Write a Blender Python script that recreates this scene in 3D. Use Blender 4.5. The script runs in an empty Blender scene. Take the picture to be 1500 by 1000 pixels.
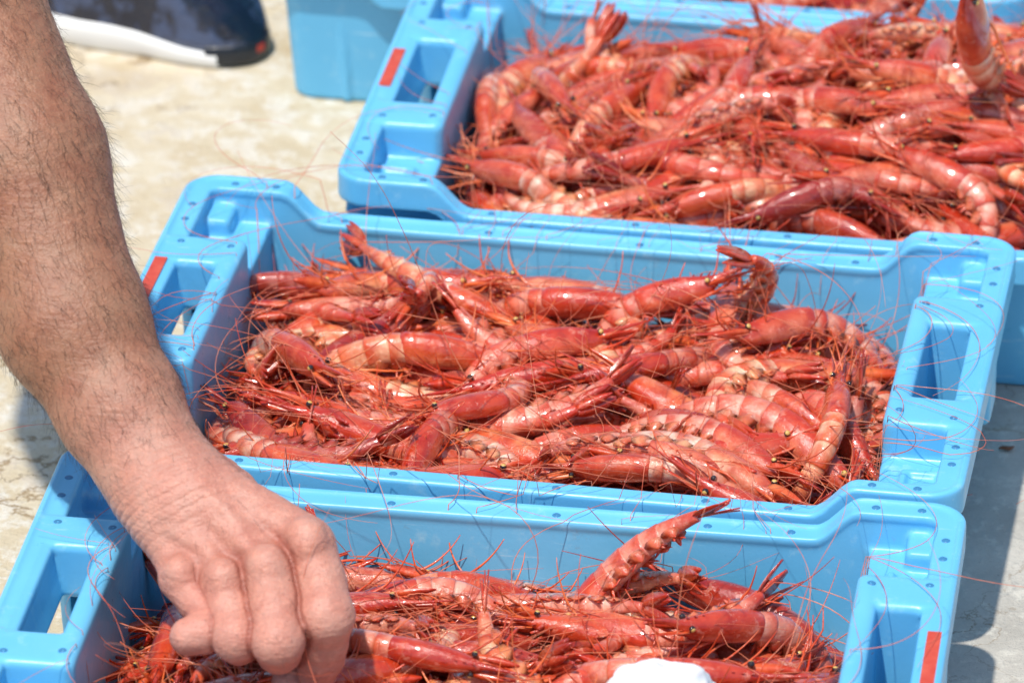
import bpy, bmesh, math, random, time
import numpy as np
from mathutils import Vector, Matrix
from mathutils import noise as mn
random.seed(7); np.random.seed(7)
PI=math.pi; R=math.radians
scene=bpy.context.scene; COL=scene.collection
# ------------------------------------------------------------------ camera
F=8800.0; PITCH=R(28.2); DIST=4.2
FW=Vector((0,math.cos(PITCH),-math.sin(PITCH))); RT=Vector((1,0,0)); UP=Vector((0,math.sin(PITCH),math.cos(PITCH)))
CAM=Vector((0,0,.15))-DIST*FW
def ray(px,py): return FW+RT*((px-750)/F)+UP*((500-py)/F)
def at_z(px,py,z):
    r=ray(px,py); return CAM+r*((z-CAM.z)/r.z)
def at_d(px,py,d): return CAM+ray(px,py)*d
cd=bpy.data.cameras.new('camera'); cam=bpy.data.objects.new('camera',cd); COL.objects.link(cam)
cd.sensor_width=36; cd.lens=F*36/1500; cd.clip_start=.05; cd.clip_end=2000
m=Matrix((RT,UP,-FW)).transposed().to_4x4(); m.translation=CAM; cam.matrix_world=m
cd.dof.use_dof=True; cd.dof.focus_distance=4.08; cd.dof.aperture_fstop=8
scene.camera=cam
# ------------------------------------------------------------------ light
S=Vector((-.19,-.32,.925)).normalized()
sl=bpy.data.lights.new('sun','SUN'); sl.energy=4.1; sl.angle=R(1.4); sl.color=(1,.96,.90)
so=bpy.data.objects.new('sun',sl); COL.objects.link(so); so.rotation_euler=S.to_track_quat('Z','Y').to_euler(); so.location=(-2,-1,5)
w=bpy.data.worlds.new('World'); scene.world=w; w.use_nodes=True
nt=w.node_tree; sk=nt.nodes.new('ShaderNodeTexSky'); sk.sky_type='NISHITA'; sk.sun_disc=False
sk.sun_elevation=math.asin(S.z); sk.sun_rotation=math.atan2(S.x,S.y)
bg=nt.nodes['Background']; bg.inputs[1].default_value=.15; nt.links.new(sk.outputs[0],bg.inputs[0])
scene.view_settings.view_transform='Standard'; scene.view_settings.look='None'; scene.view_settings.exposure=0
# ------------------------------------------------------------------ material helpers
class MatB:
    def __init__(s,name,**kw):
        s.m=bpy.data.materials.new(name); s.m.use_nodes=True; s.t=s.m.node_tree; s.b=s.t.nodes['Principled BSDF']
        for k,v in kw.items(): s.b.inputs[k].default_value=v
    def n(s,typ,ins=None,**props):
        nd=s.t.nodes.new(typ)
        for k,v in props.items(): setattr(nd,k,v)
        for k,v in (ins or {}).items():
            if isinstance(v,bpy.types.NodeSocket): s.t.links.new(v,nd.inputs[k])
            else: nd.inputs[k].default_value=v
        return nd
    def link(s,a,k): s.t.links.new(a,s.b.inputs[k])
    def coord(s,kind='Object'): return s.n('ShaderNodeTexCoord').outputs[kind]
    def noise(s,vec,scale,detail=4,rough=.55): return s.n('ShaderNodeTexNoise',{'Vector':vec,'Scale':scale,'Detail':detail,'Roughness':rough}).outputs['Fac']
    def ramp(s,fac,stops):
        r=s.n('ShaderNodeValToRGB',{'Fac':fac}); e=r.color_ramp.elements
        while len(e)<len(stops): e.new(.5)
        for i,(p,c) in enumerate(stops):
            e[i].position=p; e[i].color=(c[0],c[1],c[2],1) if hasattr(c,'__len__') else (c,c,c,1)
        return r.outputs['Color']
    def mix(s,fac,a,b,mode='MIX'):
        nd=s.t.nodes.new('ShaderNodeMix'); nd.data_type='RGBA'; nd.blend_type=mode
        for k,v in ((0,fac),(6,a),(7,b)):
            if isinstance(v,bpy.types.NodeSocket): s.t.links.new(v,nd.inputs[k])
            else: nd.inputs[k].default_value=(tuple(v)+(1,))[:4] if hasattr(v,'__len__') else v
        return nd.outputs[2]
    def bump(s,h,strength,dist=.001,normal=None):
        ins={'Height':h,'Strength':strength,'Distance':dist}
        if normal is not None: ins['Normal']=normal
        return s.n('ShaderNodeBump',ins).outputs[0]
# blue plastic
b=MatB('blue_plastic',**{'Roughness':.36}); c=b.coord()
n1=b.noise(c,9,5); n2=b.noise(c,60,6,.7); n3=b.noise(c,420,3)
col=b.mix(b.ramp(n1,[(.3,0.),(.7,1.)]),(.120,.475,.76),(.16,.54,.82))
col=b.mix(b.ramp(n2,[(.58,0.),(.75,.5)]),col,(.40,.70,.84))
col=b.mix(b.ramp(b.noise(c,25,6,.8),[(.64,0.),(.72,.35)]),col,(.22,.26,.30))
scr=b.n('ShaderNodeTexNoise',{'Vector':b.n('ShaderNodeMapping',{'Vector':c,'Scale':(14.,160.,160.),'Rotation':(.3,.2,.5)}).outputs[0],'Scale':1.,'Detail':5.,'Roughness':.7}).outputs['Fac']
col=b.mix(b.ramp(scr,[(.64,0.),(.72,.5)]),col,(.52,.76,.88))
b.link(col,'Base Color'); b.link(b.ramp(n2,[(.3,.26),(.8,.55)]),'Roughness'); b.link(b.bump(n3,.14,.0006,b.bump(n1,.3,.004)),'Normal'); M_BLUE=b.m
b=MatB('stud_plastic',**{'Roughness':.3,'Base Color':(.05,.22,.42,1)}); M_STUD=b.m
b=MatB('red_label',**{'Roughness':.45}); c=b.coord()
b.link(b.mix(b.ramp(b.noise(c,90,5),[(.35,0.),(.7,1.)]),(.55,.055,.03),(.66,.11,.06)),'Base Color'); M_LABEL=b.m
# prawn shell
def prawn_mat(name,rough,coat,bumpk,sss):
    b=MatB(name,**{'Roughness':rough,'Coat Weight':coat,'Coat Roughness':.04,'IOR':1.5,'Subsurface Weight':sss,'Subsurface Scale':.006}); c=b.coord()
    b.b.inputs['Subsurface Radius'].default_value=(1,.3,.12)
    at=b.n('ShaderNodeAttribute',attribute_name='Col').outputs['Color']
    oi=b.n('ShaderNodeObjectInfo').outputs['Color']
    rnd_=b.n('ShaderNodeObjectInfo').outputs['Random']
    off=b.n('ShaderNodeVectorMath',{0:c,1:b.n('ShaderNodeCombineXYZ',{'X':rnd_,'Y':rnd_,'Z':rnd_}).outputs[0]},operation='ADD').outputs[0]
    col=b.mix(1.0,at,oi,'MULTIPLY')
    n1=b.noise(off,80,5,.65)
    col=b.mix(b.ramp(n1,[(.42,0.),(.62,.85)]),col,b.mix(1.0,col,(.74,.32,.22),'MULTIPLY'))
    n2=b.noise(off,150,4,.7)
    col=b.mix(b.ramp(n2,[(.56,0.),(.72,.45)]),col,(.90,.50,.36))
    b.link(col,'Base Color')
    b.link(b.ramp(n2,[(.3,rough*.6),(.8,rough*1.5)]),'Roughness')
    b.link(b.bump(b.noise(off,170,5,.7),bumpk,.0018),'Normal')
    return b.m
M_SHELL=prawn_mat('prawn_shell',.16,1.,.65,.25)
M_LIMB=prawn_mat('prawn_limb',.3,.4,.2,0)
b=MatB('prawn_antenna',**{'Roughness':.35}); c=b.coord()
b.link(b.mix(b.ramp(b.noise(c,30,2),[(.35,0.),(.65,1.)]),(.58,.085,.035),(.78,.27,.14)),'Base Color'); M_ANT=b.m
M_EYE=MatB('prawn_eye',**{'Roughness':.08,'Base Color':(.02,.010,.007,1),'Coat Weight':1.}).m
M_GOLD=MatB('prawn_eye_shine',**{'Roughness':.2,'Base Color':(.66,.42,.12,1)}).m
# skin
b=MatB('skin',**{'Roughness':.42,'Subsurface Weight':.15,'Subsurface Scale':.005}); c=b.coord()
b.b.inputs['Subsurface Radius'].default_value=(1,.35,.2)
at=b.n('ShaderNodeAttribute',attribute_name='Col').outputs['Color']
col=b.mix(b.ramp(b.noise(c,38,5,.65),[(.35,0.),(.65,.75)]),at,b.mix(1.,at,(.80,.55,.50),'MULTIPLY'))
col=b.mix(b.ramp(b.noise(c,150,4,.7),[(.46,0.),(.70,.65)]),col,b.mix(1.,at,(1.28,1.18,1.12),'MULTIPLY'))
col=b.mix(b.ramp(b.noise(c,380,2,.7),[(.64,0.),(.72,.4)]),col,(.20,.085,.055))
b.link(col,'Base Color')
vo=b.n('ShaderNodeTexVoronoi',{'Vector':c,'Scale':520.}).outputs['Distance']
wr=b.n('ShaderNodeTexNoise',{'Vector':b.n('ShaderNodeMapping',{'Vector':c,'Scale':(70.,70.,330.)}).outputs[0],'Scale':1.,'Detail':5.}).outputs['Fac']
b.link(b.bump(vo,.45,.0006,b.bump(wr,.5,.0018,b.bump(b.noise(c,110,6,.75),.55,.002))),'Normal'); M_SKIN=b.m
M_HAIR=MatB('arm_hair',**{'Roughness':.5,'Base Color':(.055,.032,.02,1)}).m
# concrete ground
b=MatB('worn_painted_concrete',**{'Roughness':.8}); c=b.coord()
sx=b.n('ShaderNodeSeparateXYZ',{'Vector':c}).outputs['X']
big=b.noise(c,2.2,6,.6)
gx=b.n('ShaderNodeMath',{0:sx,1:b.n('ShaderNodeMath',{0:big,1:.5},operation='MULTIPLY').outputs[0]},operation='ADD').outputs[0]
grey=b.ramp(b.n('ShaderNodeMapRange',{'Value':gx,'From Min':.12,'From Max':.52}).outputs[0],[(0.,0.),(1.,1.)])
m1=b.noise(c,9,8,.7); m2=b.noise(c,40,8,.75); m3=b.noise(c,260,4,.7)
cream=b.mix(b.ramp(m1,[(.36,0.),(.58,1.)]),(.64,.50,.30),(.77,.66,.47))
cream=b.mix(b.ramp(m2,[(.48,0.),(.58,.9)]),cream,(.85,.79,.67))
cream=b.mix(b.ramp(b.noise(c,5,8,.8),[(.56,0.),(.60,.5)]),cream,(.56,.42,.26))
gr=b.mix(b.ramp(m1,[(.38,0.),(.62,1.)]),(.50,.46,.39),(.66,.61,.52))
gr=b.mix(b.ramp(m2,[(.52,0.),(.60,.7)]),gr,(.78,.73,.62))
col=b.mix(grey,cream,gr)
def cracks(sc,wid,dens):
    wv=b.noise(c,sc,7,.62); return b.mix(1.,b.ramp(wv,[(.5-wid,0.),(.5,1.),(.5+wid,0.)]),b.ramp(b.noise(c,3.1,3),[(dens,0.),(dens+.08,1.)]),'MULTIPLY')
col=b.mix(cracks(4.,.010,.46),col,(.36,.24,.12))
col=b.mix(cracks(7.,.006,.50),col,(.32,.23,.14))
col=b.mix(b.ramp(m3,[(.62,0.),(.73,.65)]),col,(.26,.20,.13))
b.link(col,'Base Color')
b.link(b.bump(m3,.5,.002,b.bump(m2,.9,.006)),'Normal'); b.link(b.ramp(m2,[(.3,.6),(.7,.9)]),'Roughness'); M_GROUND=b.m
# ------------------------------------------------------------------ object helpers
def tag(o,label=None,cat=None,group=None,kind=None):
    if label: o['label']=label
    if cat: o['category']=cat
    if group: o['group']=group
    if kind: o['kind']=kind
    return o
def empty(name,M):
    o=bpy.data.objects.new(name,None); o.empty_display_size=.02; COL.objects.link(o); o.matrix_world=M; return o
def link(name,me,parent=None):
    o=bpy.data.objects.new(name,me); COL.objects.link(o)
    if parent: o.parent=parent
    return o
def fast_mesh(name,V,Q,mats,mi=None,cols=None,smooth=True):
    me=bpy.data.meshes.new(name); V=np.asarray(V,dtype=np.float32); Q=np.asarray(Q,dtype=np.int32)
    me.vertices.add(len(V)); me.vertices.foreach_set('co',V.ravel())
    me.loops.add(Q.size); me.loops.foreach_set('vertex_index',Q.ravel())
    me.polygons.add(len(Q)); me.polygons.foreach_set('loop_start',np.arange(0,Q.size,4,dtype=np.int32))
    for mt in mats: me.materials.append(mt)
    me.update(calc_edges=True); me.validate()
    me.polygons.foreach_set('use_smooth',np.full(len(me.polygons),smooth))
    if mi is not None: me.polygons.foreach_set('material_index',np.asarray(mi,dtype=np.int32))
    if cols is not None:
        a=me.color_attributes.new('Col','FLOAT_COLOR','POINT'); cc=np.ones((len(V),4),dtype=np.float32); cc[:,:3]=cols
        a.data.foreach_set('color',cc.ravel())
    me.update(); return me
class G:   # accumulates geometry with colours
    def __init__(s): s.v=[]; s.f=[]; s.c=[]; s.mi=[]
    def loft(s,rings,cols,mat=0,caps=True):
        n=len(rings[0]); b0=len(s.v)
        for r,cc in zip(rings,cols):
            for k,p in enumerate(r):
                s.v.append(tuple(p)); s.c.append(cc[k] if hasattr(cc[0],'__len__') else cc)
        for i in range(len(rings)-1):
            for k in range(n):
                a=b0+i*n+k; b=b0+i*n+(k+1)%n; s.f.append((a,b,b+n,a+n)); s.mi.append(mat)
        if caps:
            s.f.append(tuple(b0+k for k in range(n))[::-1]); s.mi.append(mat)
            e=b0+(len(rings)-1)*n; s.f.append(tuple(e+k for k in range(n))); s.mi.append(mat)
    def tube(s,pts,rad,col,n=5,mat=0):
        pts=[Vector(p) for p in pts]; rings=[]; ref=Vector((.13,.21,.97))
        for i,p in enumerate(pts):
            t=(pts[min(i+1,len(pts)-1)]-pts[max(i-1,0)])
            if t.length<1e-9: t=Vector((1,0,0))
            t.normalize(); a=t.cross(ref)
            if a.length<.05: a=t.cross(Vector((1,0,0)))
            a.normalize(); bb=t.cross(a); r=rad[i] if hasattr(rad,'__len__') else rad
            rings.append([p+a*(r*math.cos(2*PI*k/n))+bb*(r*math.sin(2*PI*k/n)) for k in range(n)])
        cols=col if isinstance(col,list) else [col]*len(pts)
        s.loft(rings,cols,mat)
    def mesh(s,name,mats,smooth=True):
        me=bpy.data.meshes.new(name); me.from_pydata(s.v,[],s.f)
        for mt in mats: me.materials.append(mt)
        me.polygons.foreach_set('use_smooth',[smooth]*len(me.polygons)); me.polygons.foreach_set('material_index',s.mi)
        a=me.color_attributes.new('Col','FLOAT_COLOR','POINT')
        a.data.foreach_set('color',[x for cc in s.c for x in (cc[0],cc[1],cc[2],1.)])
        me.update(); return me
def sm(a,b,x):
    t=min(1,max(0,(x-a)/(b-a))); return t*t*(3-2*t)
def lerp(a,b,t): return tuple(a[i]+(b[i]-a[i])*t for i in range(len(a)))
# ------------------------------------------------------------------ ground
gm=bmesh.new(); bmesh.ops.create_grid(gm,x_segments=40,y_segments=40,size=150); me=bpy.data.meshes.new('ground'); gm.to_mesh(me); gm.free()
me.materials.append(M_GROUND); go=link('ground',me); tag(go,'worn cream and grey concrete quay floor','ground',kind='structure')
# ------------------------------------------------------------------ crate
HI=.135; LO=.112; YS=.945
def ztop(x,y): return HI if abs(x)>.235 else LO+(HI-LO)*sm(.2,.23,abs(x))
def rrect(hx,hy,r,nx=100,ny=44,nc=8):
    P=[]
    def seg(a,b,n):
        for i in range(n): P.append((a[0]+(b[0]-a[0])*i/n,a[1]+(b[1]-a[1])*i/n))
    def arc(cx,cy,a0):
        for i in range(nc): P.append((cx+r*math.cos(a0+PI/2*i/nc),cy+r*math.sin(a0+PI/2*i/nc)))
    seg((hx,-hy+r),(hx,hy-r),ny); arc(hx-r,hy-r,0)
    seg((hx-r,hy),(-hx+r,hy),nx); arc(-hx+r,hy-r,PI/2)
    seg((-hx,hy-r),(-hx,-hy+r),ny); arc(-hx+r,-hy+r,PI)
    seg((-hx+r,-hy),(hx-r,-hy),nx); arc(hx-r,-hy+r,1.5*PI)
    return P
bm=bmesh.new()
def ringloft(bm,loops):
    n=len(loops[0]); k=len(loops); vs=[[bm.verts.new(p) for p in l] for l in loops]
    for j in range(k):
        for i in range(n):
            bm.faces.new((vs[j][i],vs[j][(i+1)%n],vs[(j+1)%k][(i+1)%n],vs[(j+1)%k][i]))
def offs(hx,hy,r,o,zf):
    P0=rrect(hx,hy,r); P=rrect(hx-o,hy-o,max(r-o,.004)); return [(p[0],p[1],zf(q[0],q[1])) for p,q in zip(P,P0)]
sec=[(0,-.022),(0,-.001),(.001,.0),(.004,.001),(.006,-.0015),(.019,-.0015),(.020,-.004),(.020,-.007),(.005,-.008),(.004,-.022)]
ringloft(bm,[offs(.3,.2,.026,o,(lambda dz:(lambda x,y:ztop(x,y)+dz))(dz)) for o,dz in sec])
def zb(x,y): return .097 if (x<-.29 and abs(y)<.092) else 0.0
tz=lambda x,y:ztop(x,y)-.004
l1=offs(.3,.2,.026,.0125,tz); l2=offs(.3,.2,.026,.0185,tz)
l3=[(p[0],p[1],z) for p,z in zip(rrect(.3-.026,.2-.026,.02),[zb(x,y) for x,y in rrect(.3,.2,.026)])]
l4=[(p[0],p[1],z) for p,z in zip(rrect(.3-.020,.2-.020,.02),[zb(x,y) for x,y in rrect(.3,.2,.026)])]
ringloft(bm,[l1,l2,l3,l4])
def rbox(x0,x1,y0,y1,z0,z1,r=.004,taper=0):
    t=bmesh.new(); bmesh.ops.create_cube(t,size=1)
    for v in t.verts:
        v.co=Vector(((x0+x1)/2+v.co.x*(x1-x0)+(taper if v.co.z<0 else 0),(y0+y1)/2+v.co.y*(y1-y0),(z0+z1)/2+v.co.z*(z1-z0)))
    if r>0: bmesh.ops.bevel(t,geom=list(t.edges),offset=r,segments=3,profile=.5,affect='EDGES')
    tm=bpy.data.meshes.new('t'); t.to_mesh(tm); t.free(); bm.from_mesh(tm); bpy.data.meshes.remove(tm)
rbox(-.245,.245,-.178,.178,0,.005,0)
for s in (-1,1):
    def bx(x0,x1,*a,taper=0,**k):
        if s>0: rbox(x0,x1,*a,taper=taper,**k)
        else: rbox(-x1,-x0,*a,taper=-taper,**k)
    bx(.238,.244,-.184,.184,0,.106,r=.001,taper=-.007)
    bx(.236,.252,-.097,.097,.07,HI+.001,r=.006)
    bx(.284,.2975,-.097,.097,.094,HI-.0005,r=.003)
    for q in (-1,1):
        y0,y1=sorted((q*.056,q*.098)); bx(.238,.296,y0,y1,(.055 if s*q>0 else .094),HI,r=.005)
        y0,y1=sorted((q*.090,q*.187)); bx(.237,.293,y0,y1,.100,.107,r=.002)
        y0,y1=sorted((q*.152,q*.187)); bx(.262,.293,y0,y1,.100,.121,r=.004)
        y0,y1=sorted((q*.118,q*.124)); bx(.252,.282,y0,y1,.104,.111,r=.002)
        y0,y1=sorted((q*.120,q*.146)); bx(.252,.257,y0,y1,.104,.111,r=.002); bx(.277,.282,y0,y1,.104,.111,r=.002)
bmesh.ops.recalc_face_normals(bm,faces=bm.faces)
cm=bpy.data.meshes.new('crate_raw'); bm.to_mesh(cm); bm.free()
co=bpy.data.objects.new('crate_raw',cm); COL.objects.link(co)
md=co.modifiers.new('r','REMESH'); md.mode='VOXEL'; md.voxel_size=.0016
md=co.modifiers.new('s','SMOOTH'); md.factor=.5; md.iterations=4
dg=bpy.context.evaluated_depsgraph_get(); em=bpy.data.meshes.new_from_object(co.evaluated_get(dg))
nv=len(em.vertices); V=np.empty(nv*3,dtype=np.float32); em.vertices.foreach_get('co',V); V=V.reshape(-1,3)
nl=len(em.loops); L=np.empty(nl,dtype=np.int32); em.loops.foreach_get('vertex_index',L)
Q=L.reshape(-1,4)
bpy.data.objects.remove(co); bpy.data.meshes.remove(em)
C=V[Q].mean(axis=1); ax=np.abs(C[:,0]); ay=np.abs(C[:,1]); z=C[:,2]
zt=np.where(ax>.235,HI,LO+(HI-LO)*np.clip((ax-.2)/.03,0,1)**2*(3-2*np.clip((ax-.2)/.03,0,1)))
isH=(ay<.099)&(ax>.234)&(z>.075)
isR=(~isH)&(((ay>.1775)&(z>zt-.024))|((ax>.2775)&(z>HI-.024)&(z>.1125)))
def sub(mask,name,mats,extra=None):
    q=Q[mask]; u,inv=np.unique(q,return_inverse=True); v=V[u].copy(); q=inv.reshape(-1,4); mi=np.zeros(len(q),dtype=np.int32)
    v[:,1]*=YS
    if extra is not None:
        ev,ef=extra; q=np.vstack([q,np.array(ef)+len(v)]); v=np.vstack([v,np.array(ev,dtype=np.float32)]); mi=np.concatenate([mi,np.ones(len(ef),dtype=np.int32)])
    return fast_mesh(name,v,q,mats,mi)
def studs(pts):
    ev=[]; ef=[]
    for x,y,zz in pts:
        b0=len(ev); y*=YS
        for r,dz in ((.0030,-.002),(.0030,.0003),(.0023,.0008),(.0002,.0003)):
            for k in range(10): ev.append((x+r*math.cos(2*PI*k/10),y+r*math.sin(2*PI*k/10),zz+dz))
        for j in range(3):
            for k in range(10): ef.append((b0+j*10+k,b0+j*10+(k+1)%10,b0+(j+1)*10+(k+1)%10,b0+(j+1)*10+k))
    return ev,ef
sp=[]
for y in (-.1885,.1885):
    for x in (-.265,-.235,-.185,-.08,.03,.13,.185,.24,.27): sp.append((x,y,ztop(x,y)-.0018))
for x in (-.2885,.2885):
    for y in (-.15,-.125,.125,.15): sp.append((x,y,HI-.0018))
me_rim=sub(isR,'rim',[M_BLUE,M_STUD],studs(sp))
me_h={}
for s in (-1,1):
    me_h[s]=sub(isH&(C[:,0]*s>0),'handle',[M_BLUE,M_STUD],studs([(s*.246,-.082,HI+.0005),(s*.246,.082,HI+.0005),(s*.283,.086,HI-.0004),(s*.283,-.086,HI-.0004)]))
me_body=sub(~(isH|isR),'tub',[M_BLUE])
lb=G(); lb.loft([[(x,y,zz) for x,y in ((-.2965,-.032),(-.2865,-.032),(-.2865,.032),(-.2965,.032))] for zz in (HI-.002,HI+.0006)],[(1,0,0)]*2)
me_lab=lb.mesh('label',[M_LABEL],False)
CS=1.027
def crate(M,label,side=None,dy=0):
    r=empty('fish_crate',M); tag(r,label,'crate','light blue crates of prawns on the quay')
    link('tub',me_body,r); link('rim',me_rim,r); link('handle',me_h[-1],r); link('handle',me_h[1],r)
    if side:
        l=link('label',me_lab,r); tag(l,'small red rectangle on the end of the rim'); l.location=(0,dy,0)
        if side>0: l.rotation_euler=(0,0,PI)
def fit2(pl,pr,z,yl):
    a=at_z(*pl,z); b2=at_z(*pr,z); d=b2-a; ang=math.atan2(d.y,d.x)
    mid=(a+b2)/2; Rm=Matrix.Rotation(ang,4,'Z'); o=mid-(Rm@Vector((0,yl*CS,0))); return Matrix.Translation((o.x,o.y,.001))@Rm@Matrix.Scale(CS,4),ang
def fit1(p,z,lx,ly,ang):
    a=at_z(*p,z); Rm=Matrix.Rotation(ang,4,'Z'); o=a-(Rm@Vector((lx*CS,ly*CS,0))); return Matrix.Translation((o.x,o.y,.001))@Rm@Matrix.Scale(CS,4)
MB,angB=fit2((280,253),(1494,350),HI*CS,.2*YS)
MA,_=fit2((92,645),(1426,740),HI*CS,.2*YS)
MC=fit1((486,263),HI*CS,-.3,-.2*YS,angB+R(.5))
MD=fit1((426,146),0,-.28,-.18*YS,angB+R(.3))
def edge_gap(Mf,Mb):
    i=Mb.inverted(); return min(-.2*YS-(i@(Mf@Vector((x,.2*YS,0)))).y for x in (-.3,.3))*CS
g_=edge_gap(MA,MB)
if g_<.0015: MA=Matrix.Translation((0,-(.0015-g_),0))@MA
g_=edge_gap(MB,MC)
if g_<.0015: MC=Matrix.Translation((0,(.0015-g_),0))@MC
g_=edge_gap(MC,MD)
if g_<.0015: MD=Matrix.Translation((0,(.0015-g_),0))@MD
crate(MA,'front light blue crate of prawns, the one the bare hand reaches into',1,-.008)
crate(MB,'middle light blue crate of prawns, fully in view behind the front crate',-1,.022)
crate(MC,'light blue crate piled highest with prawns, directly behind the middle crate',-1)
crate(MD,'rearmost light blue crate at the top edge, beside the sneaker',None)
# ------------------------------------------------------------------ prawns
DEEP=(.38,.022,.012); RED=(.60,.052,.020); ORA=(.79,.155,.048); PINK=(.87,.36,.23); PALE=(.90,.60,.50)
LC=.050; LA=.078
def ring(c,nrm,w,h,n=18,flat=.72):
    P=[]
    for k in range(n):
        a=2*PI*k/n; ca,sa=math.cos(a),math.sin(a)
        yy=w*math.copysign(abs(ca)**.85,ca); hh=h*(sa if sa>0 else sa*flat)
        P.append(Vector((c[0],yy,c[1]))+Vector((nrm[0],0,nrm[1]))*hh)
    return P
def blade(g,root,d,side,L_,W,th,col0,col1,droop=0):
    d=Vector(d).normalized(); side=Vector(side).normalized(); up=d.cross(side).normalized(); rings=[]; cols=[]
    for i in range(8):
        t=i/7; wd=W*(math.sin(PI*min(.97,.08+.9*t**.75))**.7)*.5; p=Vector(root)+d*(L_*t)+up*(droop*t*t)
        rings.append([p+side*wd,p+up*th*.5,p-side*wd,p-up*th*.5]); cols.append(lerp(col0,col1,t))
    g.loft(rings,cols)
def make_variant(bend,seed,lean=0):
    rnd=random.Random(seed); out={}
    def apos(s):
        n=20; x=z=0
        for i in range(n):
            t=(i+.5)/n*s; ph=bend*(t/LA)**1.1; x-=math.cos(ph)*s/n; z-=math.sin(ph)*s/n
        ph=bend*(s/LA)**1.1; return (x,z),(-math.sin(ph),math.cos(ph)),(-math.cos(ph),-math.sin(ph)),ph
    g=G(); rings=[]; cols=[]; seg=[.0,.15,.32,.50,.66,.80,1.0]
    R0=[.0092,.0098,.0093,.0084,.0071,.0054,.0036]; bandk=rnd.uniform(.7,1.)
    for i in range(6):
        a,b2=seg[i]*LA,seg[i+1]*LA
        for t,k in ((0.,.95),(.10,.98),(.35,1.0),(.7,1.01),(.93,1.03),(.99,1.01)):
            (c,nn,_,_)=apos(a+(b2-a)*t); r=(R0[i]+(R0[i+1]-R0[i])*t)*k
            rings.append(ring(c,nn,r*.82,r*1.06,18,.82)); cl=[]
            for q in range(18):
                sa=math.sin(2*PI*q/18); band=sm(.25,.85,t)*bandk
                cc=lerp(lerp(PALE,PINK,.5),lerp(ORA,RED,.6),band); cc=lerp(cc,lerp(ORA,RED,.35),.45*sm(.4,1,sa)); cc=lerp(cc,PALE,.3*sm(-.3,-1,sa))
                if i==5: cc=lerp(cc,RED,.4)
                cl.append(cc)
            cols.append(cl)
    g.loft(rings,cols); out['abdomen']=g
    for i in range(5):
        c,nn,dd,_=apos((seg[i]+.08)*LA)
        for s in (-1,1):
            r=R0[i]; root=Vector((c[0],s*r*.76,c[1]))-Vector((nn[0],0,nn[1]))*r*.15
            blade(g,root,Vector((-nn[0],0,-nn[1]))+Vector((dd[0],0,dd[1]))*.35+Vector((0,-s*.22,0)),(dd[0],0,dd[1]),r*.95,.0125,.0009,lerp(PINK,ORA,.5),lerp(PINK,ORA,.8))
    sw=[]
    for i in range(5):
        gs=G(); c,nn,dd,_=apos((seg[i]+.09)*LA)
        for s in (-1,1):
            r=R0[i]; root=Vector((c[0],s*r*.4,c[1]))-Vector((nn[0],0,nn[1]))*r*.6
            for j in range(2):
                blade(gs,root,Vector((-nn[0],0,-nn[1]))*.4+Vector((dd[0],0,dd[1]))*rnd.uniform(-1.3,.9)+Vector((0,s*rnd.uniform(0,.2),0)),(dd[0],.3*s,dd[1]),.011-.0012*i,.0036,.0007,ORA,RED,rnd.uniform(-.002,.002))
        sw.append(gs)
    out['swimmeret']=sw
    c,nn,dd,ph=apos(LA*.99); gt=G(); D=Vector((dd[0],0,dd[1])); Nn=Vector((nn[0],0,nn[1])); root=Vector((c[0],0,c[1])); Y=Vector((0,1,0))
    sp_=rnd.uniform(.18,.55)
    blade(gt,root,D+Nn*.08,Y,.024,.0062,.0022,lerp(ORA,RED,.6),RED)
    for s in (-1,1):
        for a_,L_,W in ((.26*sp_,.027,.0082),(.52*sp_,.026,.0090)):
            d2=D*math.cos(a_)+Y*(s*math.sin(a_)); sd_=Y*math.cos(a_)-D*(s*math.sin(a_))
            blade(gt,root-D*.001+Y*(s*.002),d2-Nn*.05,sd_+Nn*.2*s,L_,W,.0011,lerp(ORA,RED,.6),lerp(RED,DEEP,.7),rnd.uniform(-.002,.003))
    out['tail_fan']=gt
    g=G(); rings=[]; cols=[]
    prof=[(-.006,.0086,.0),(-.003,.0098,0),(.004,.0105,.0002),(.012,.0107,.0004),(.020,.0105,.0004),(.028,.0098,.0003),(.035,.0085,0),(.041,.0068,.0004),(.046,.0051,.0012),(.050,.0034,.0024),(.054,.0021,.0038),(.062,.0015,.0052),(.071,.0010,.0062),(.084,.0003,.0080)]
    for j,(x,r,dz) in enumerate(prof):
        rings.append(ring((x,dz+lean*x),(0,1),r*.80,r*1.06,18,.80 if x<.04 else 1)); cl=[]
        for q in range(18):
            sa=math.sin(2*PI*q/18); cc=lerp(lerp(PINK,ORA,.6),lerp(ORA,RED,.75),sm(-.5,.7,sa))
            cc=lerp(cc,lerp(RED,DEEP,.4),sm(.018,.048,x)*.75); cc=lerp(cc,PALE,.35*sm(-.35,-1,sa)*(1-sm(.02,.04,x)))
            if abs(x-.02)<.003: cc=lerp(cc,DEEP,.4)
            if x<-.002: cc=lerp(cc,RED,.6)
            cl.append(cc)
        cols.append(cl)
    g.loft(rings,cols)
    for j in range(6):
        x=.034+j*.0055; zz=.0086-.0006*j if x<.046 else .0056
        blade(g,(x,0,zz-.001+lean*x),(.9,0,.5),(0,1,0),.0035,.0012,.0012,RED,DEEP)
    out['carapace']=g
    sc=[]
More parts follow.
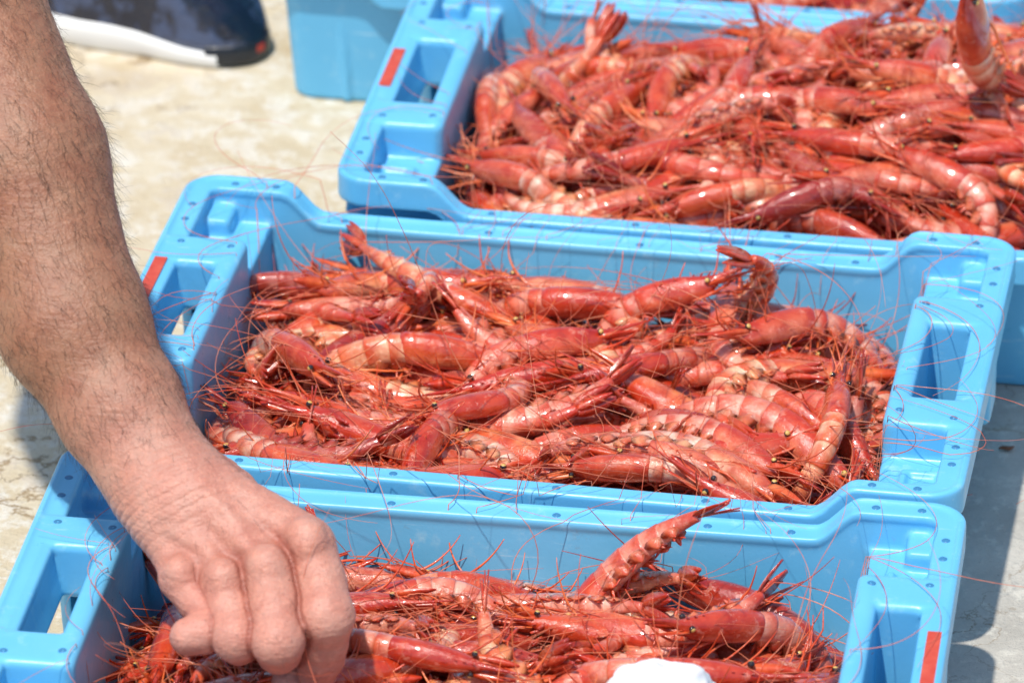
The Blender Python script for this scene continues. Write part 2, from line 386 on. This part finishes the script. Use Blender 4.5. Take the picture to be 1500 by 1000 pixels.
    for s in (-1,1):
        gs=G(); blade(gs,(.044,s*.004,.0005+lean*.044),(1,s*rnd.uniform(.0,.14),rnd.uniform(-.15,.05)),(0,1,.5*s),.028,.0078,.0011,ORA,RED)
        p0=Vector((.047,s*.0025,.001)); pts=[p0]; d=Vector((1,s*rnd.uniform(0,.2),rnd.uniform(-.25,.15))); cvx=Vector((rnd.uniform(-.03,.03),rnd.uniform(-.15,.15),rnd.uniform(-.15,.1)))
        for q in range(12): d+=cvx; d.normalize(); pts.append(pts[-1]+d*.0058)
        gs.tube(pts,[.00055*(1-.7*q/12) for q in range(13)],lerp(ORA,RED,.2),4)
        sc.append(gs)
    out['antennal_scale']=sc
    ey=[]
    for s in (-1,1):
        gs=G(); c0=Vector((.0455,s*.0060,.0040+lean*.0455)); rg=[]; cl=[]
        for j in range(9):
            a_=PI*(.04+.92*j/8); rg.append([c0+Vector((.0020*math.sin(a_)*math.cos(2*PI*k/10),s*-.0020*math.cos(a_),.0020*math.sin(a_)*math.sin(2*PI*k/10))) for k in range(10)]); cl.append((0,0,0))
        gs.loft(rg,cl); gs.mi=[0]*len(gs.f)
        for k in range(60,80): gs.mi[k]=1
        gs.mi[-1]=1; ey.append(gs)
    out['eye']=ey
    lg=[]
    for i in range(6):
        s=1 if i%2 else -1; k=i//2; gs=G(); x=.038-.013*k; p=Vector((x,s*.003,-.0068)); pts=[p]
        fwd=rnd.random()<.75
        d=Vector((rnd.uniform(1.,1.6) if fwd else -rnd.uniform(.8,1.3),s*rnd.uniform(.0,.22),-rnd.uniform(.0,.25))).normalized()
        nseg=12; cvx=Vector((rnd.uniform(-.05,.05),rnd.uniform(-.14,.14),rnd.uniform(-.05,.12)))
        for q in range(nseg):
            if q in (4,8): d=(d+Vector((rnd.uniform(-.3,.2),s*rnd.uniform(-.3,.1),rnd.uniform(0,.3)))).normalized()
            d=(d+cvx).normalized(); pts.append(pts[-1]+d*.0040)
        rr0=.0011 if k<2 else .0009
        gs.tube(pts,[rr0*(1-.75*(q/nseg)**1.2) for q in range(nseg+1)],[lerp(PINK,ORA,min(1,q/6+.2)) if i%3 else lerp(ORA,RED,.3) for q in range(nseg+1)],5)
        lg.append(gs)
    out['leg']=lg
    pts=[]
    for s_ in np.linspace(0,LA+.018,10):
        c,_,dd,_=apos(min(s_,LA)); e=max(0,s_-LA); pts.append((c[0]+dd[0]*e,0,c[1]+dd[1]*e,.0085-.045*max(0,s_-.035)))
    for x in np.linspace(.008,.058,6): pts.append((x,0,lean*x,.0095 if x<.035 else .0045))
    out['spine']=np.array(pts)
    return out
bends=[R(28),R(55),R(80),R(105),R(135),R(160),R(65),R(92)]
VAR=[make_variant(bd,100+i,lean=random.uniform(-.2,.1)) for i,bd in enumerate(bends)]
WORD=['straight','gently bent','bent','curled','curled','tightly curled','gently bent','bent']
VM=[]
for v in VAR:
    d={}
    for k in ('abdomen','tail_fan','carapace'): d[k]=[v[k].mesh(k,[M_SHELL])]
    d['swimmeret']=[x.mesh('swimmeret',[M_LIMB]) for x in v['swimmeret']]
    d['antennal_scale']=[x.mesh('antennal_scale',[M_LIMB]) for x in v['antennal_scale']]
    d['leg']=[x.mesh('leg',[M_LIMB]) for x in v['leg']]
    d['eye']=[x.mesh('eye',[M_EYE,M_GOLD]) for x in v['eye']]
    VM.append(d)
TONES=[((1.0,.95,.9),'orange red'),((1.08,1.3,1.05),'orange red'),((.97,.70,.62),'red'),((.62,.36,.36),'dark red'),((1.08,1.5,1.5),'pale pinkish'),((.92,.80,.72),'red')]
TW=[.29,.22,.18,.09,.12,.10]
def put_prawn(Mw,vi,tone,where,group,ants,label=None):
    r=empty('prawn',Mw); rgb,tw=tone
    tag(r,label or f'{WORD[vi]} {tw} prawn in the heap in the {where}','prawn',group)
    for k,ms in VM[vi].items():
        for me in ms: o=link(k,me,r); o.color=(rgb[0],rgb[1],rgb[2],1)
    Mi=Mw.inverted()
    for pts in ants:
        g=G(); n=len(pts); g.tube([Mi@p for p in pts],[.00032*(1-.7*i/(n-1)) for i in range(n)],(1,0,0),4)
        link('antenna',g.mesh('antenna',[M_ANT]),r)
    return r
YM=.180*YS
def fill(Mc,Tf,nlow,ntop,ymin,where,seed,long=.24,yawsd=34,smin=1.02,smax=1.28,heroes=(),xr=(-.232,.232),xmin=-.2325):
    rnd=random.Random(seed); h=.004; X=np.arange(-.236,.2361,h); Yg=np.arange(-YM,YM+.0001,h)
    GX,GY=np.meshgrid(X,Yg,indexing='ij'); T=np.vectorize(Tf)(GX,GY); H=T-.042; nx,ny=H.shape
    def idx(x,y): return int(round((x+.236)/h)),int(round((y+YM)/h))
    def Hat(x,y):
        i,j=idx(x,y)
        if 0<=i<nx and 0<=j<ny: return H[i,j]
        return None
    lowg=G()
    rr=[[(X[i],Yg[j],H[i,j]) for j in range(0,ny,2)] for i in range(0,nx,2)]
    nyy=len(rr[0])
    for row in rr:
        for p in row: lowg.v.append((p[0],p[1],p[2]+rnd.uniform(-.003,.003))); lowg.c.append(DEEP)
    for i in range(len(rr)-1):
        for j in range(nyy-1): a=i*nyy+j; lowg.f.append((a,a+nyy,a+nyy+1,a+1)); lowg.mi.append(0)
    placed=[]
    for it in range(nlow+ntop):
        low=it<nlow; best=None
        for _ in range(24):
            x=rnd.uniform(*xr) if not low else rnd.uniform(-.23,.23); y=rnd.uniform(-YM+.004 if low else ymin,YM-.005); yaw=rnd.gauss(0,R(yawsd))+rnd.choice((0,PI)); vi=rnd.choices(range(8),[2.2,3,3,2.2,1.3,.6,3,2.2])[0]
            u=rnd.random(); roll=rnd.choice((-1,1))*rnd.gauss(PI/2,R(20)) if u<.78 else (rnd.gauss(0,R(35)) if u<.97 else rnd.gauss(PI,R(25)))
            s=rnd.uniform(smin,smax); sp3=VAR[vi]['spine']; Mr=np.array(Matrix.Rotation(roll,3,'X')); P=(sp3[:,:3]@Mr.T)*s
            cy,sy=math.cos(yaw),math.sin(yaw); wx=x+cy*P[:,0]-sy*P[:,1]; wy=y+sy*P[:,0]+cy*P[:,1]
            if wx.min()<(-.2325 if low else xmin) or wx.max()>.2325 or wy.min()<-YM+.004 or wy.max()>YM-.004: continue
            ii=np.clip(np.round((wx+.236)/h).astype(int),0,nx-1); jj=np.clip(np.round((wy+YM)/h).astype(int),0,ny-1); hh=H[ii,jj]; sc=(T[ii,jj]-hh).mean()-.3*hh.std()+rnd.uniform(0,.003)
            if best is None or sc>best[0]: best=(sc,x,y,yaw,vi,roll,s,P,wx,wy,hh,sp3[:,3]*s)
        if best is None: continue
        sc,x,y,yaw,vi,roll,s,P,wx,wy,hh,rad=best
        A=np.vstack([np.ones(len(P)),P[:,0]]).T; cf,_,_,_=np.linalg.lstsq(A,hh,rcond=None)
        b_=max(-.3,min(.3,cf[1]))
        z0=np.percentile(hh-(b_*P[:,0]+P[:,2]-rad*.70),58)
        pitch=math.atan(b_)+(0 if low else rnd.gauss(0,R(5)))
        Ml=Matrix.Translation((x,y,z0))@Matrix.Rotation(yaw,4,'Z')@Matrix.Rotation(-pitch,4,'Y')@Matrix.Rotation(roll,4,'X')@Matrix.Scale(s,4)
        Pz=z0+P[:,2]+math.tan(pitch)*P[:,0]
        for q in range(len(P)):
            r_=rad[q]; i,j=idx(wx[q],wy[q]); k=int(r_/h)+1
            for a in range(max(0,i-k),min(nx,i+k+1)):
                for c_ in range(max(0,j-k),min(ny,j+k+1)):
                    d2=(X[a]-wx[q])**2+(Yg[c_]-wy[q])**2
                    if d2<r_*r_: H[a,c_]=max(H[a,c_],Pz[q]+math.sqrt(r_*r_-d2)*.85)
        if low:
            for k in ('abdomen','carapace','tail_fan'):
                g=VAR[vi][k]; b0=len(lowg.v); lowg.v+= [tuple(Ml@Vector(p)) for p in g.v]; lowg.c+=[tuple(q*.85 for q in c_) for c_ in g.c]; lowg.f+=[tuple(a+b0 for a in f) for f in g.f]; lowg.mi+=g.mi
        else: placed.append((Ml,vi,None,None))
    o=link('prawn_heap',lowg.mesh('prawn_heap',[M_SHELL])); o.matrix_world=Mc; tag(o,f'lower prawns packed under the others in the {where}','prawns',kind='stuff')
    Mci=Mc.inverted()
    for (px,py,zz,yaw,pitch,roll,vi,s,tone,lab) in heroes:
        p=Mci@at_z(px,py,zz)
        placed.append((Matrix.Translation(p)@Matrix.Rotation(R(yaw),4,'Z')@Matrix.Rotation(R(-pitch),4,'Y')@Matrix.Rotation(R(roll),4,'X')@Matrix.Scale(s,4),vi,TONES[tone],lab))
    def zf(x,y):
        if abs(x)<.238 and abs(y)<YM+.002:
            v=Hat(x,y); return (v if v is not None else .05)
        if abs(x)<.305: return HI+.002 if abs(x)>.2 or abs(y)>.2 else LO+.002
        return HI*.6
    for Ml,vi,tone,lab in placed:
        ants=[]
        for sgn in (-1,1):
            arc=rnd.random()<.34
            p=Ml@Vector((.049,sgn*.004,.0)); d=(Ml.to_3x3()@Vector((1,sgn*.25,0))).normalized()
            d=(d+Vector((rnd.gauss(0,.3),rnd.gauss(0,.3),rnd.uniform(.3,1.2) if arc else rnd.uniform(0,.25)))).normalized()
            Ln=rnd.uniform(.12,long*1.15) if arc else rnd.uniform(.08,long); n=30; st=Ln/n
            cv=Vector((rnd.gauss(0,1),rnd.gauss(0,1),rnd.gauss(0,.5)))*(14 if arc else 9); pts=[p.copy()]
            for q in range(n):
                pull=Vector((-math.copysign(max(0,abs(p.x)-.16),p.x)*220,-math.copysign(max(0,abs(p.y)-(.15 if arc else .10)),p.y)*150,0))
                d=(d+cv*st*.9+pull*st+Vector((0,0,-(2.0 if arc else 6)*st))).normalized(); cv+=Vector((rnd.gauss(0,2.5),rnd.gauss(0,2.5),rnd.gauss(0,1.4)))
                p=p+d*st; z_=zf(p.x,p.y)+.0006
                if p.z<z_: p.z=min(z_,p.z+.008) if abs(p.x)<.236 and abs(p.y)<YM else z_; d.z=abs(d.z)*.25
                pts.append(p.copy())
            ants.append([Mc@q for q in pts])
        put_prawn(Mc@Ml,vi,tone or rnd.choices(TONES,TW)[0],where,f'prawns heaped in the {where}',ants,lab)
def mound(x,y): return max(0,1-(abs(x)/.25)**4)*max(0,1-(abs(y)/.19)**3)
fill(MA,lambda x,y:.070+.018*mound(x,y),55,74,-.09,'front crate',11,heroes=[
  (880,862,.088,200,-50,60,0,1.1,2,'red prawn with its tail raised against the back wall of the front crate')])
fill(MB,lambda x,y:.071+.018*mound(x,y)+.012*sm(.08,.22,-x),60,102,-YM+.006,'middle crate',22,heroes=[
  (490,432,.086,22,-28,20,1,1.1,3,'dark red prawn with its tail fan raised at the back left of the middle crate'),
  (600,432,.084,158,-48,80,3,1.0,1,'orange prawn holding its tail straight up near the back wall of the middle crate'),
  (860,436,.092,170,0,88,4,1.25,4,'pale banded prawn arching high at the back centre of the middle crate')])
fill(MC,lambda x,y:.082+.050*mound(x,y)+.17*max(0,x+.08)*sm(-.17,-.02,y)-.03*max(0,y-.08),60,98,-YM+.006,'crate behind the middle one',33,long=.18,yawsd=45,xr=(-.225,.2),xmin=-.226,smin=.92,smax=1.15,heroes=[
  (1430,70,.212,262,64,160,2,1.35,1,'large orange red prawn standing head up above the heap at the top right')])
fill(MD,lambda x,y:.112+.04*mound(x,y),24,18,-YM+.006,'rearmost crate',44,long=.12)
# ------------------------------------------------------------------ arm and hand (signed distance surface)
def P3(px,py,d): return np.array(at_d(px,py,d))
def cone(a,b,ra,rb): return (P3(*a),P3(*b),ra/F*a[2],rb/F*b[2])
def sd(prims,p,k):
    res=None
    for a,b,ra,rb in prims:
        ab=b-a; t=np.clip(((p-a)@ab)/max(ab@ab,1e-12),0,1); d=np.linalg.norm(p-a-t[:,None]*ab,axis=1)-(ra+(rb-ra)*t)
        if res is None: res=d
        else: hh=np.clip(.5+.5*(res-d)/k,0,1); res=res*(1-hh)+d*hh-k*hh*(1-hh)
    return res
def smin(a,b,k):
    hh=np.clip(.5+.5*(a-b)/k,0,1); return a*(1-hh)+b*hh-k*hh*(1-hh)
def chain(pts): return [cone(p[:3],q[:3],p[3],q[3]) for p,q in zip(pts[:-1],pts[1:])]
armc=[(-330,-420,4.12,118),(-200,-220,4.06,122),(-75,-20,4.02,126),(30,235,3.98,121),(108,475,3.95,104),(177,600,3.93,86),(225,682,3.915,73),(258,735,3.90,72)]
arm=[]
for o in (-1,1):
    cc=[]
    for i,(x,y,d,r) in enumerate(armc):
        q=armc[min(i+1,len(armc)-1)]; p=armc[max(i-1,0)]; tx,ty=q[0]-p[0],q[1]-p[1]; l=math.hypot(tx,ty); nxp,nyp=-ty/l,tx/l
        f=(.15,.15,.15,.16,.19,.24,.30,.32)[i]
        cc.append((x+o*nxp*r*f,y+o*nyp*r*f,d,r*(1-f)))
    arm+=chain(cc)
palm=[cone((300,705,3.90),(450,794,3.868),38,39),cone((278,715,3.893),(394,830,3.862),40,39),cone((255,730,3.895),(328,852,3.866),40,37),cone((232,745,3.905),(266,842,3.874),36,32),
      cone((260,740,3.92),(380,825,3.90),60,56),cone((240,750,3.92),(320,845,3.895),48,44),cone((320,720,3.92),(440,825,3.905),48,42)]
index=chain([(452,800,3.862,41),(470,852,3.848,36),(478,902,3.836,41),(476,940,3.852,33),(470,962,3.866,34),(456,1006,3.893,27)])
middle=chain([(394,838,3.854,41),(402,888,3.838,36),(407,938,3.826,39),(408,952,3.848,33),(412,946,3.872,32),(418,935,3.900,26)])
ring_=chain([(328,858,3.858,38),(338,896,3.846,33),(346,932,3.836,36),(350,942,3.858,30),(354,936,3.880,29),(360,925,3.905,25)])
little=chain([(264,848,3.870,32),(290,882,3.860,28),(312,904,3.853,31),(298,926,3.843,30),(276,932,3.842,28)])
thumb=chain([(335,725,3.94,44),(420,830,3.935,40),(440,900,3.915,36),(436,960,3.89,32),(424,1000,3.885,29)])
knk=[cone((448,786,3.852),(452,797,3.850),30,30),cone((391,826,3.844),(394,834,3.844),30,30),cone((326,845,3.849),(329,853,3.849),28,28),cone((264,837,3.862),(266,843,3.862),24,24)]
tend=[cone((330,728,3.884),(440,788,3.851),8,8),cone((305,748,3.876),(386,822,3.844),8,8),cone((278,760,3.878),(324,842,3.849),7,7)]
vein=chain([(290,715,3.875,5),(330,748,3.866,6),(352,775,3.860,6),(362,812,3.855,5)])+chain([(250,775,3.872,5),(285,795,3.866,6),(308,815,3.862,5)])
def body(p):
    a=sd(arm,p,.02); h=sd(palm,p,.006); a=smin(a,h,.022)
    a=smin(a,sd(knk,p,.004),.006); a=smin(a,sd(tend,p,.003),.006); a=smin(a,sd(vein,p,.003),.004)
    f=np.minimum.reduce([sd(c_,p,.004) for c_ in (index,middle,ring_,little,thumb)])
    return smin(a,f,.0035)
allp=[q for L_ in (arm,palm,index,middle,ring_,little,thumb) for q in L_]
lo=np.min([np.minimum(q[0],q[1])-max(q[2],q[3]) for q in allp],axis=0)-.006; hi=np.max([np.maximum(q[0],q[1])+max(q[2],q[3]) for q in allp],axis=0)+.006
lo[0]=max(lo[0],at_d(-260,0,4.0).x)
hs=.0026; nn=np.ceil((hi-lo)/hs).astype(int)
gx=[lo[i]+hs*np.arange(nn[i]) for i in range(3)]
FL=np.empty(tuple(nn),dtype=np.float32)
for i in range(nn[0]):
    yy,zz=np.meshgrid(gx[1],gx[2],indexing='ij'); pp=np.stack([np.full(yy.size,gx[0][i]),yy.ravel(),zz.ravel()],1); FL[i]=body(pp).reshape(nn[1],nn[2])
FL[0]=1;FL[-1]=1;FL[:,0]=1;FL[:,-1]=1;FL[:,:,0]=1;FL[:,:,-1]=1
ins=FL<0
cs=np.zeros(tuple(nn-1),dtype=np.int8)
for a in (0,1):
    for b2 in (0,1):
        for c_ in (0,1): cs+=ins[a:nn[0]-1+a,b2:nn[1]-1+b2,c_:nn[2]-1+c_]
act=(cs>0)&(cs<8); ids=-np.ones(act.shape,dtype=np.int64); ids[act]=np.arange(act.sum()); cell=np.argwhere(act)
Vh=lo+hs*(cell+.5); quads=[]
for axn in range(3):
    sl0=[slice(1,-1)]*3; sl0[axn]=slice(0,-1); sl1=list(sl0); sl1[axn]=slice(1,None)
    A0=ins[tuple(sl0)]; A1=ins[tuple(sl1)]; ed=np.argwhere(A0!=A1); off=np.array([1,1,1]); off[axn]=0; base=ed+off
    fl=A0[tuple(ed.T)]; o1,o2=[q for q in range(3) if q!=axn]
    def cid(d1,d2):
        q=base.copy(); q[:,o1]-=d1; q[:,o2]-=d2; return ids[tuple(q.T)]
    q4=np.stack([cid(1,1),cid(0,1),cid(0,0),cid(1,0)],1)
    if axn==1: fl=~fl
    q4[~fl]=q4[~fl][:,::-1]; quads.append(q4)
Qh=np.vstack(quads); Qh=Qh[(Qh>=0).all(1)]
def grad(p):
    e=.0004; return np.stack([(body(p+np.eye(3)[i]*e)-body(p-np.eye(3)[i]*e))/(2*e) for i in range(3)],1)
def newton(Vv,it):
    cap=Vv[:,0]<lo[0]+2.5*hs
    for _ in range(it):
        gr_=grad(Vv); dv=body(Vv)[:,None]*gr_/np.maximum((gr_**2).sum(1),.2)[:,None]; dv[cap]*=np.array([0,1,1]); Vv=Vv-np.clip(dv,-.003,.003)
    return Vv
Vh=newton(Vh,3)
for _ in range(3):
    acc=np.zeros_like(Vh); cnt=np.zeros(len(Vh)); ce=Vh[Qh].mean(1); cap=Vh[:,0]<lo[0]+2.5*hs
    for k in range(4): np.add.at(acc,Qh[:,k],ce); np.add.at(cnt,Qh[:,k],1)
    nw=acc/np.maximum(cnt,1)[:,None]; nw[cap]=Vh[cap]; Vh=newton(nw,1)
tm=fast_mesh('t',Vh,Qh,[]); to=bpy.data.objects.new('t',tm); COL.objects.link(to); md=to.modifiers.new('s','SUBSURF'); md.levels=1; md.render_levels=1
dg=bpy.context.evaluated_depsgraph_get(); em=bpy.data.meshes.new_from_object(to.evaluated_get(dg))
Vh=np.empty(len(em.vertices)*3,dtype=np.float32); em.vertices.foreach_get('co',Vh); Vh=Vh.reshape(-1,3).astype(float)
Qh=np.empty(len(em.loops),dtype=np.int32); em.loops.foreach_get('vertex_index',Qh); Qh=Qh.reshape(-1,4)
bpy.data.objects.remove(to); bpy.data.meshes.remove(em)
Vh=newton(Vh,1); capm=Vh[:,0]<lo[0]+2.5*hs
Nh=grad(Vh); Nh/=np.maximum(np.linalg.norm(Nh,axis=1),1e-6)[:,None]
cav=np.clip(-(body(Vh+Nh*.004)-.004)/.0025,0,1)   # concave skin folds and clefts, mask for redness and painted crease shade
wr0=P3(235,690,3.91); ad=P3(32,235,3.98)-wr0; ad/=np.linalg.norm(ad); tt=np.clip(((Vh-wr0)@ad+.02)/.10,0,1)[:,None]
nz=np.array([mn.fractal(Vector(v)*70,1,2.1,3) for v in Vh]); 
disp=nz*.0004
def creases(J,axis,sig,lam,amp,ph=0):
    global disp
    axis=axis/np.linalg.norm(axis); q=Vh-J; s_=q@axis+nz*.0016; disp=disp-amp*np.exp(-(q**2).sum(1)/(2*sig**2))*(np.maximum(0,np.cos(2*PI*s_/lam+ph))**3)
for L_ in (index,middle,ring_,little):
    creases(L_[1][1],L_[2][1]-L_[0][0],.0095,.0034,.0012); creases(L_[3][1],L_[3][1]-L_[2][1],.006,.0026,.0006); creases(L_[0][0],L_[0][1]-L_[0][0],.010,.0046,.0006)
creases(P3(330,690,3.90),ad,.024,.0065,.0010); creases(P3(195,765,3.90),ad,.024,.006,.0010); creases(P3(255,715,3.87),ad,.028,.0075,.0006)
cA=np.array((.34,.17,.098)); cH=np.array((.60,.31,.23)); Ch=cH*(1-tt)+cA*tt
for L_ in (index,middle,ring_,little):
    for pt,st in ((L_[0][0],.5),(L_[1][1],.65),(L_[-1][1],.6)):
        k=np.exp(-((Vh-pt)**2).sum(1)/(2*.012**2))[:,None]*st; Ch=Ch*(1-k)+np.array((.60,.22,.16))*k
Ch=Ch*(1-.6*cav[:,None])+np.array((.28,.07,.045))*.6*cav[:,None]  # fold redness, plus shade of creases and finger gaps painted into the colour
Vh=Vh+Nh*disp[:,None]*(1-.5*tt)
pr=empty('person',Matrix.Translation(Vector(P3(235,690,3.91)))); tag(pr,'person reaching a bare hairy forearm and hand down into the front crate','person')
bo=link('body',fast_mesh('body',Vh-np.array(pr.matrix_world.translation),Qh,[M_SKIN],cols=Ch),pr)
g=G(); rng=np.random.default_rng(5); wq=np.clip(((Vh-wr0)@ad+.01)/.05,0,1)*(~capm); wq+=.02; idxs=rng.choice(len(Vh),12000,p=wq/wq.sum()); org=Vector(pr.matrix_world.translation)
for i in idxs:
    n_=Vector(Nh[i]); p=Vector(Vh[i])+Vector(rng.normal(0,.0006,3)); p-=n_*.0004; d=Vector(-ad)*.8+n_*rng.uniform(.1,.7)+Vector(rng.normal(0,.4,3)); d.normalize(); L_=rng.uniform(.005,.017); p-=org; pts=[p]
    for q in range(3):
        d=(d-n_*.16+Vector(-ad)*.1).normalized(); pts.append(pts[-1]+d*L_/3)
    g.tube(pts,[.000085,.000085,.00007,.00002],(0,0,0),3)
ho=link('arm_hair',g.mesh('arm_hair',[M_HAIR]),bo); tag(ho,'short brown hairs on the forearm',kind='stuff')
# ------------------------------------------------------------------ sneaker
heel=at_z(332,76,0)
Ms=Matrix.Translation((heel.x,heel.y,.001))@Matrix.Rotation(R(154),4,'Z')
M_SOLE=MatB('white_foam',**{'Roughness':.6,'Base Color':(.80,.79,.76,1)}).m
b=MatB('black_knit',**{'Roughness':.22,'Coat Weight':.4}); c=b.coord()
b.link(b.mix(b.ramp(b.noise(c,26,5,.6),[(.47,0.),(.55,1.)]),(.006,.010,.026),(.05,.075,.15)),'Base Color'); b.link(b.bump(b.noise(c,24,4),.9,.012),'Normal'); M_KNIT=b.m
M_RUB=MatB('black_rubber',**{'Roughness':.35,'Base Color':(.012,.016,.024,1)}).m
M_REDT=MatB('red_tab',**{'Roughness':.4,'Base Color':(.65,.05,.03,1)}).m
def hw(s): return np.interp(s,[-.036,-.035,-.031,-.022,-.008,.02,.06,.11,.14,.165,.185,.197,.202],[.003,.010,.018,.027,.035,.040,.041,.048,.047,.038,.026,.013,.003])
def shoe_part(s0,s1,z0,z1,inset,n=48,prof=None):
    prof=prof or ((-.94,0),(-1.0,.2),(-1.02,.6),(-1.0,.9),(-.9,1.0),(0,1.02),(.9,1.0),(1.0,.9),(1.02,.6),(1.0,.2),(.94,0))
    g=G(); rings=[]
    for i in range(n):
        t=i/(n-1); s=s0+(s1-s0)*(.5-.5*math.cos(PI*t)); w_=max(.002,hw(s)-inset); a=z0(s); h_=z1(s)-a
        rings.append([Vector((s,w_*cx,a+h_*cz)) for cx,cz in prof])
    g.loft(rings,[(1,1,1)]*n); return g
UPP=((-1,0),(-1.0,.15),(-1.0,.35),(-.93,.6),(-.78,.85),(-.55,1.0),(0,1.03),(.55,1.0),(.78,.85),(.93,.6),(1.0,.35),(1.0,.15),(1,0))
sr=empty('sneaker',Ms); tag(sr,'dark navy sneaker with a thick white sole and a small red dot at its end','shoe')
link('sole',shoe_part(-.010,.202,lambda s:.0+.010*sm(.14,.202,s),lambda s:.014+.012*sm(-.01,.10,s),-.0015).mesh('sole',[M_SOLE]),sr)
link('heel_cap',shoe_part(-.036,.000,lambda s:.002,lambda s:.020,-.001,24).mesh('heel_cap',[M_RUB]),sr)
def up_z(s): return np.interp(s,[-.035,-.031,-.024,-.010,.01,.04,.08,.12,.15,.18,.198],[.022,.034,.047,.062,.078,.095,.10,.085,.068,.050,.030])
link('upper',shoe_part(-.035,.198,lambda s:.012,lambda s:float(up_z(s)),.001,52,UPP).mesh('upper',[M_KNIT]),sr)
g=G()
for k in range(4): s=.075+.015*k; z_=float(up_z(s))+.002; g.tube([(s,-.02,z_-.004),(s+.004,0,z_+.001),(s,.02,z_-.004)],.0022,(1,1,1),6)
link('lace',g.mesh('lace',[M_SOLE]),sr)
g=G(); g.loft([[(-.0372,.003,z_),(-.0350,.011,z_),(-.0320,.011,z_),(-.0340,.003,z_)] for z_ in (.010,.016)],[(1,0,0)]*2); link('heel_tab',g.mesh('heel_tab',[M_REDT],False),sr)
# ------------------------------------------------------------------ white cloth at the bottom edge
M_WH=MatB('white_cloth',**{'Roughness':.7,'Base Color':(.80,.79,.78,1),'Subsurface Weight':.1,'Subsurface Scale':.005}).m
bmc=bmesh.new(); bmesh.ops.create_icosphere(bmc,subdivisions=5,radius=1)
for v in bmc.verts:
    p=v.co.copy(); k=1+.16*mn.noise(p*1.7)+.08*mn.noise(p*4.2+Vector((3,1,2)))-.09*abs(mn.noise(p*5)); v.co=Vector((p.x*.040*k,p.y*.032*k,p.z*.030*k))
me=bpy.data.meshes.new('cloth'); bmc.to_mesh(me); bmc.free(); me.polygons.foreach_set('use_smooth',[True]*len(me.polygons)); me.materials.append(M_WH)
wo=link('crumpled_cloth',me); wo.location=at_d(968,1032,3.84); tag(wo,'white crumpled cloth peeking up at the bottom edge over the front crate','cloth')
# ------------------------------------------------------------------ small debris
M_BR=MatB('brown_bit',**{'Roughness':.7,'Base Color':(.20,.07,.025,1)}).m
g=G(); p=at_z(1474,660,0); rings=[]; s_=.006
for i in range(7):
    t=i/6; w_=s_*.5*math.sin(PI*(.1+.8*t)); rings.append([(s_*(t*2-1),w_*math.cos(a)+.001*math.sin(7*t),.0025+.35*w_*math.sin(a)) for a in np.linspace(0,2*PI,8,endpoint=False)])
g.loft(rings,[(1,1,1)]*7); o=link('scrap',g.mesh('scrap',[M_BR])); o.location=p; o.rotation_euler=(0,0,.2); tag(o,'small reddish brown scrap on the grey concrete right of the middle crate','debris')
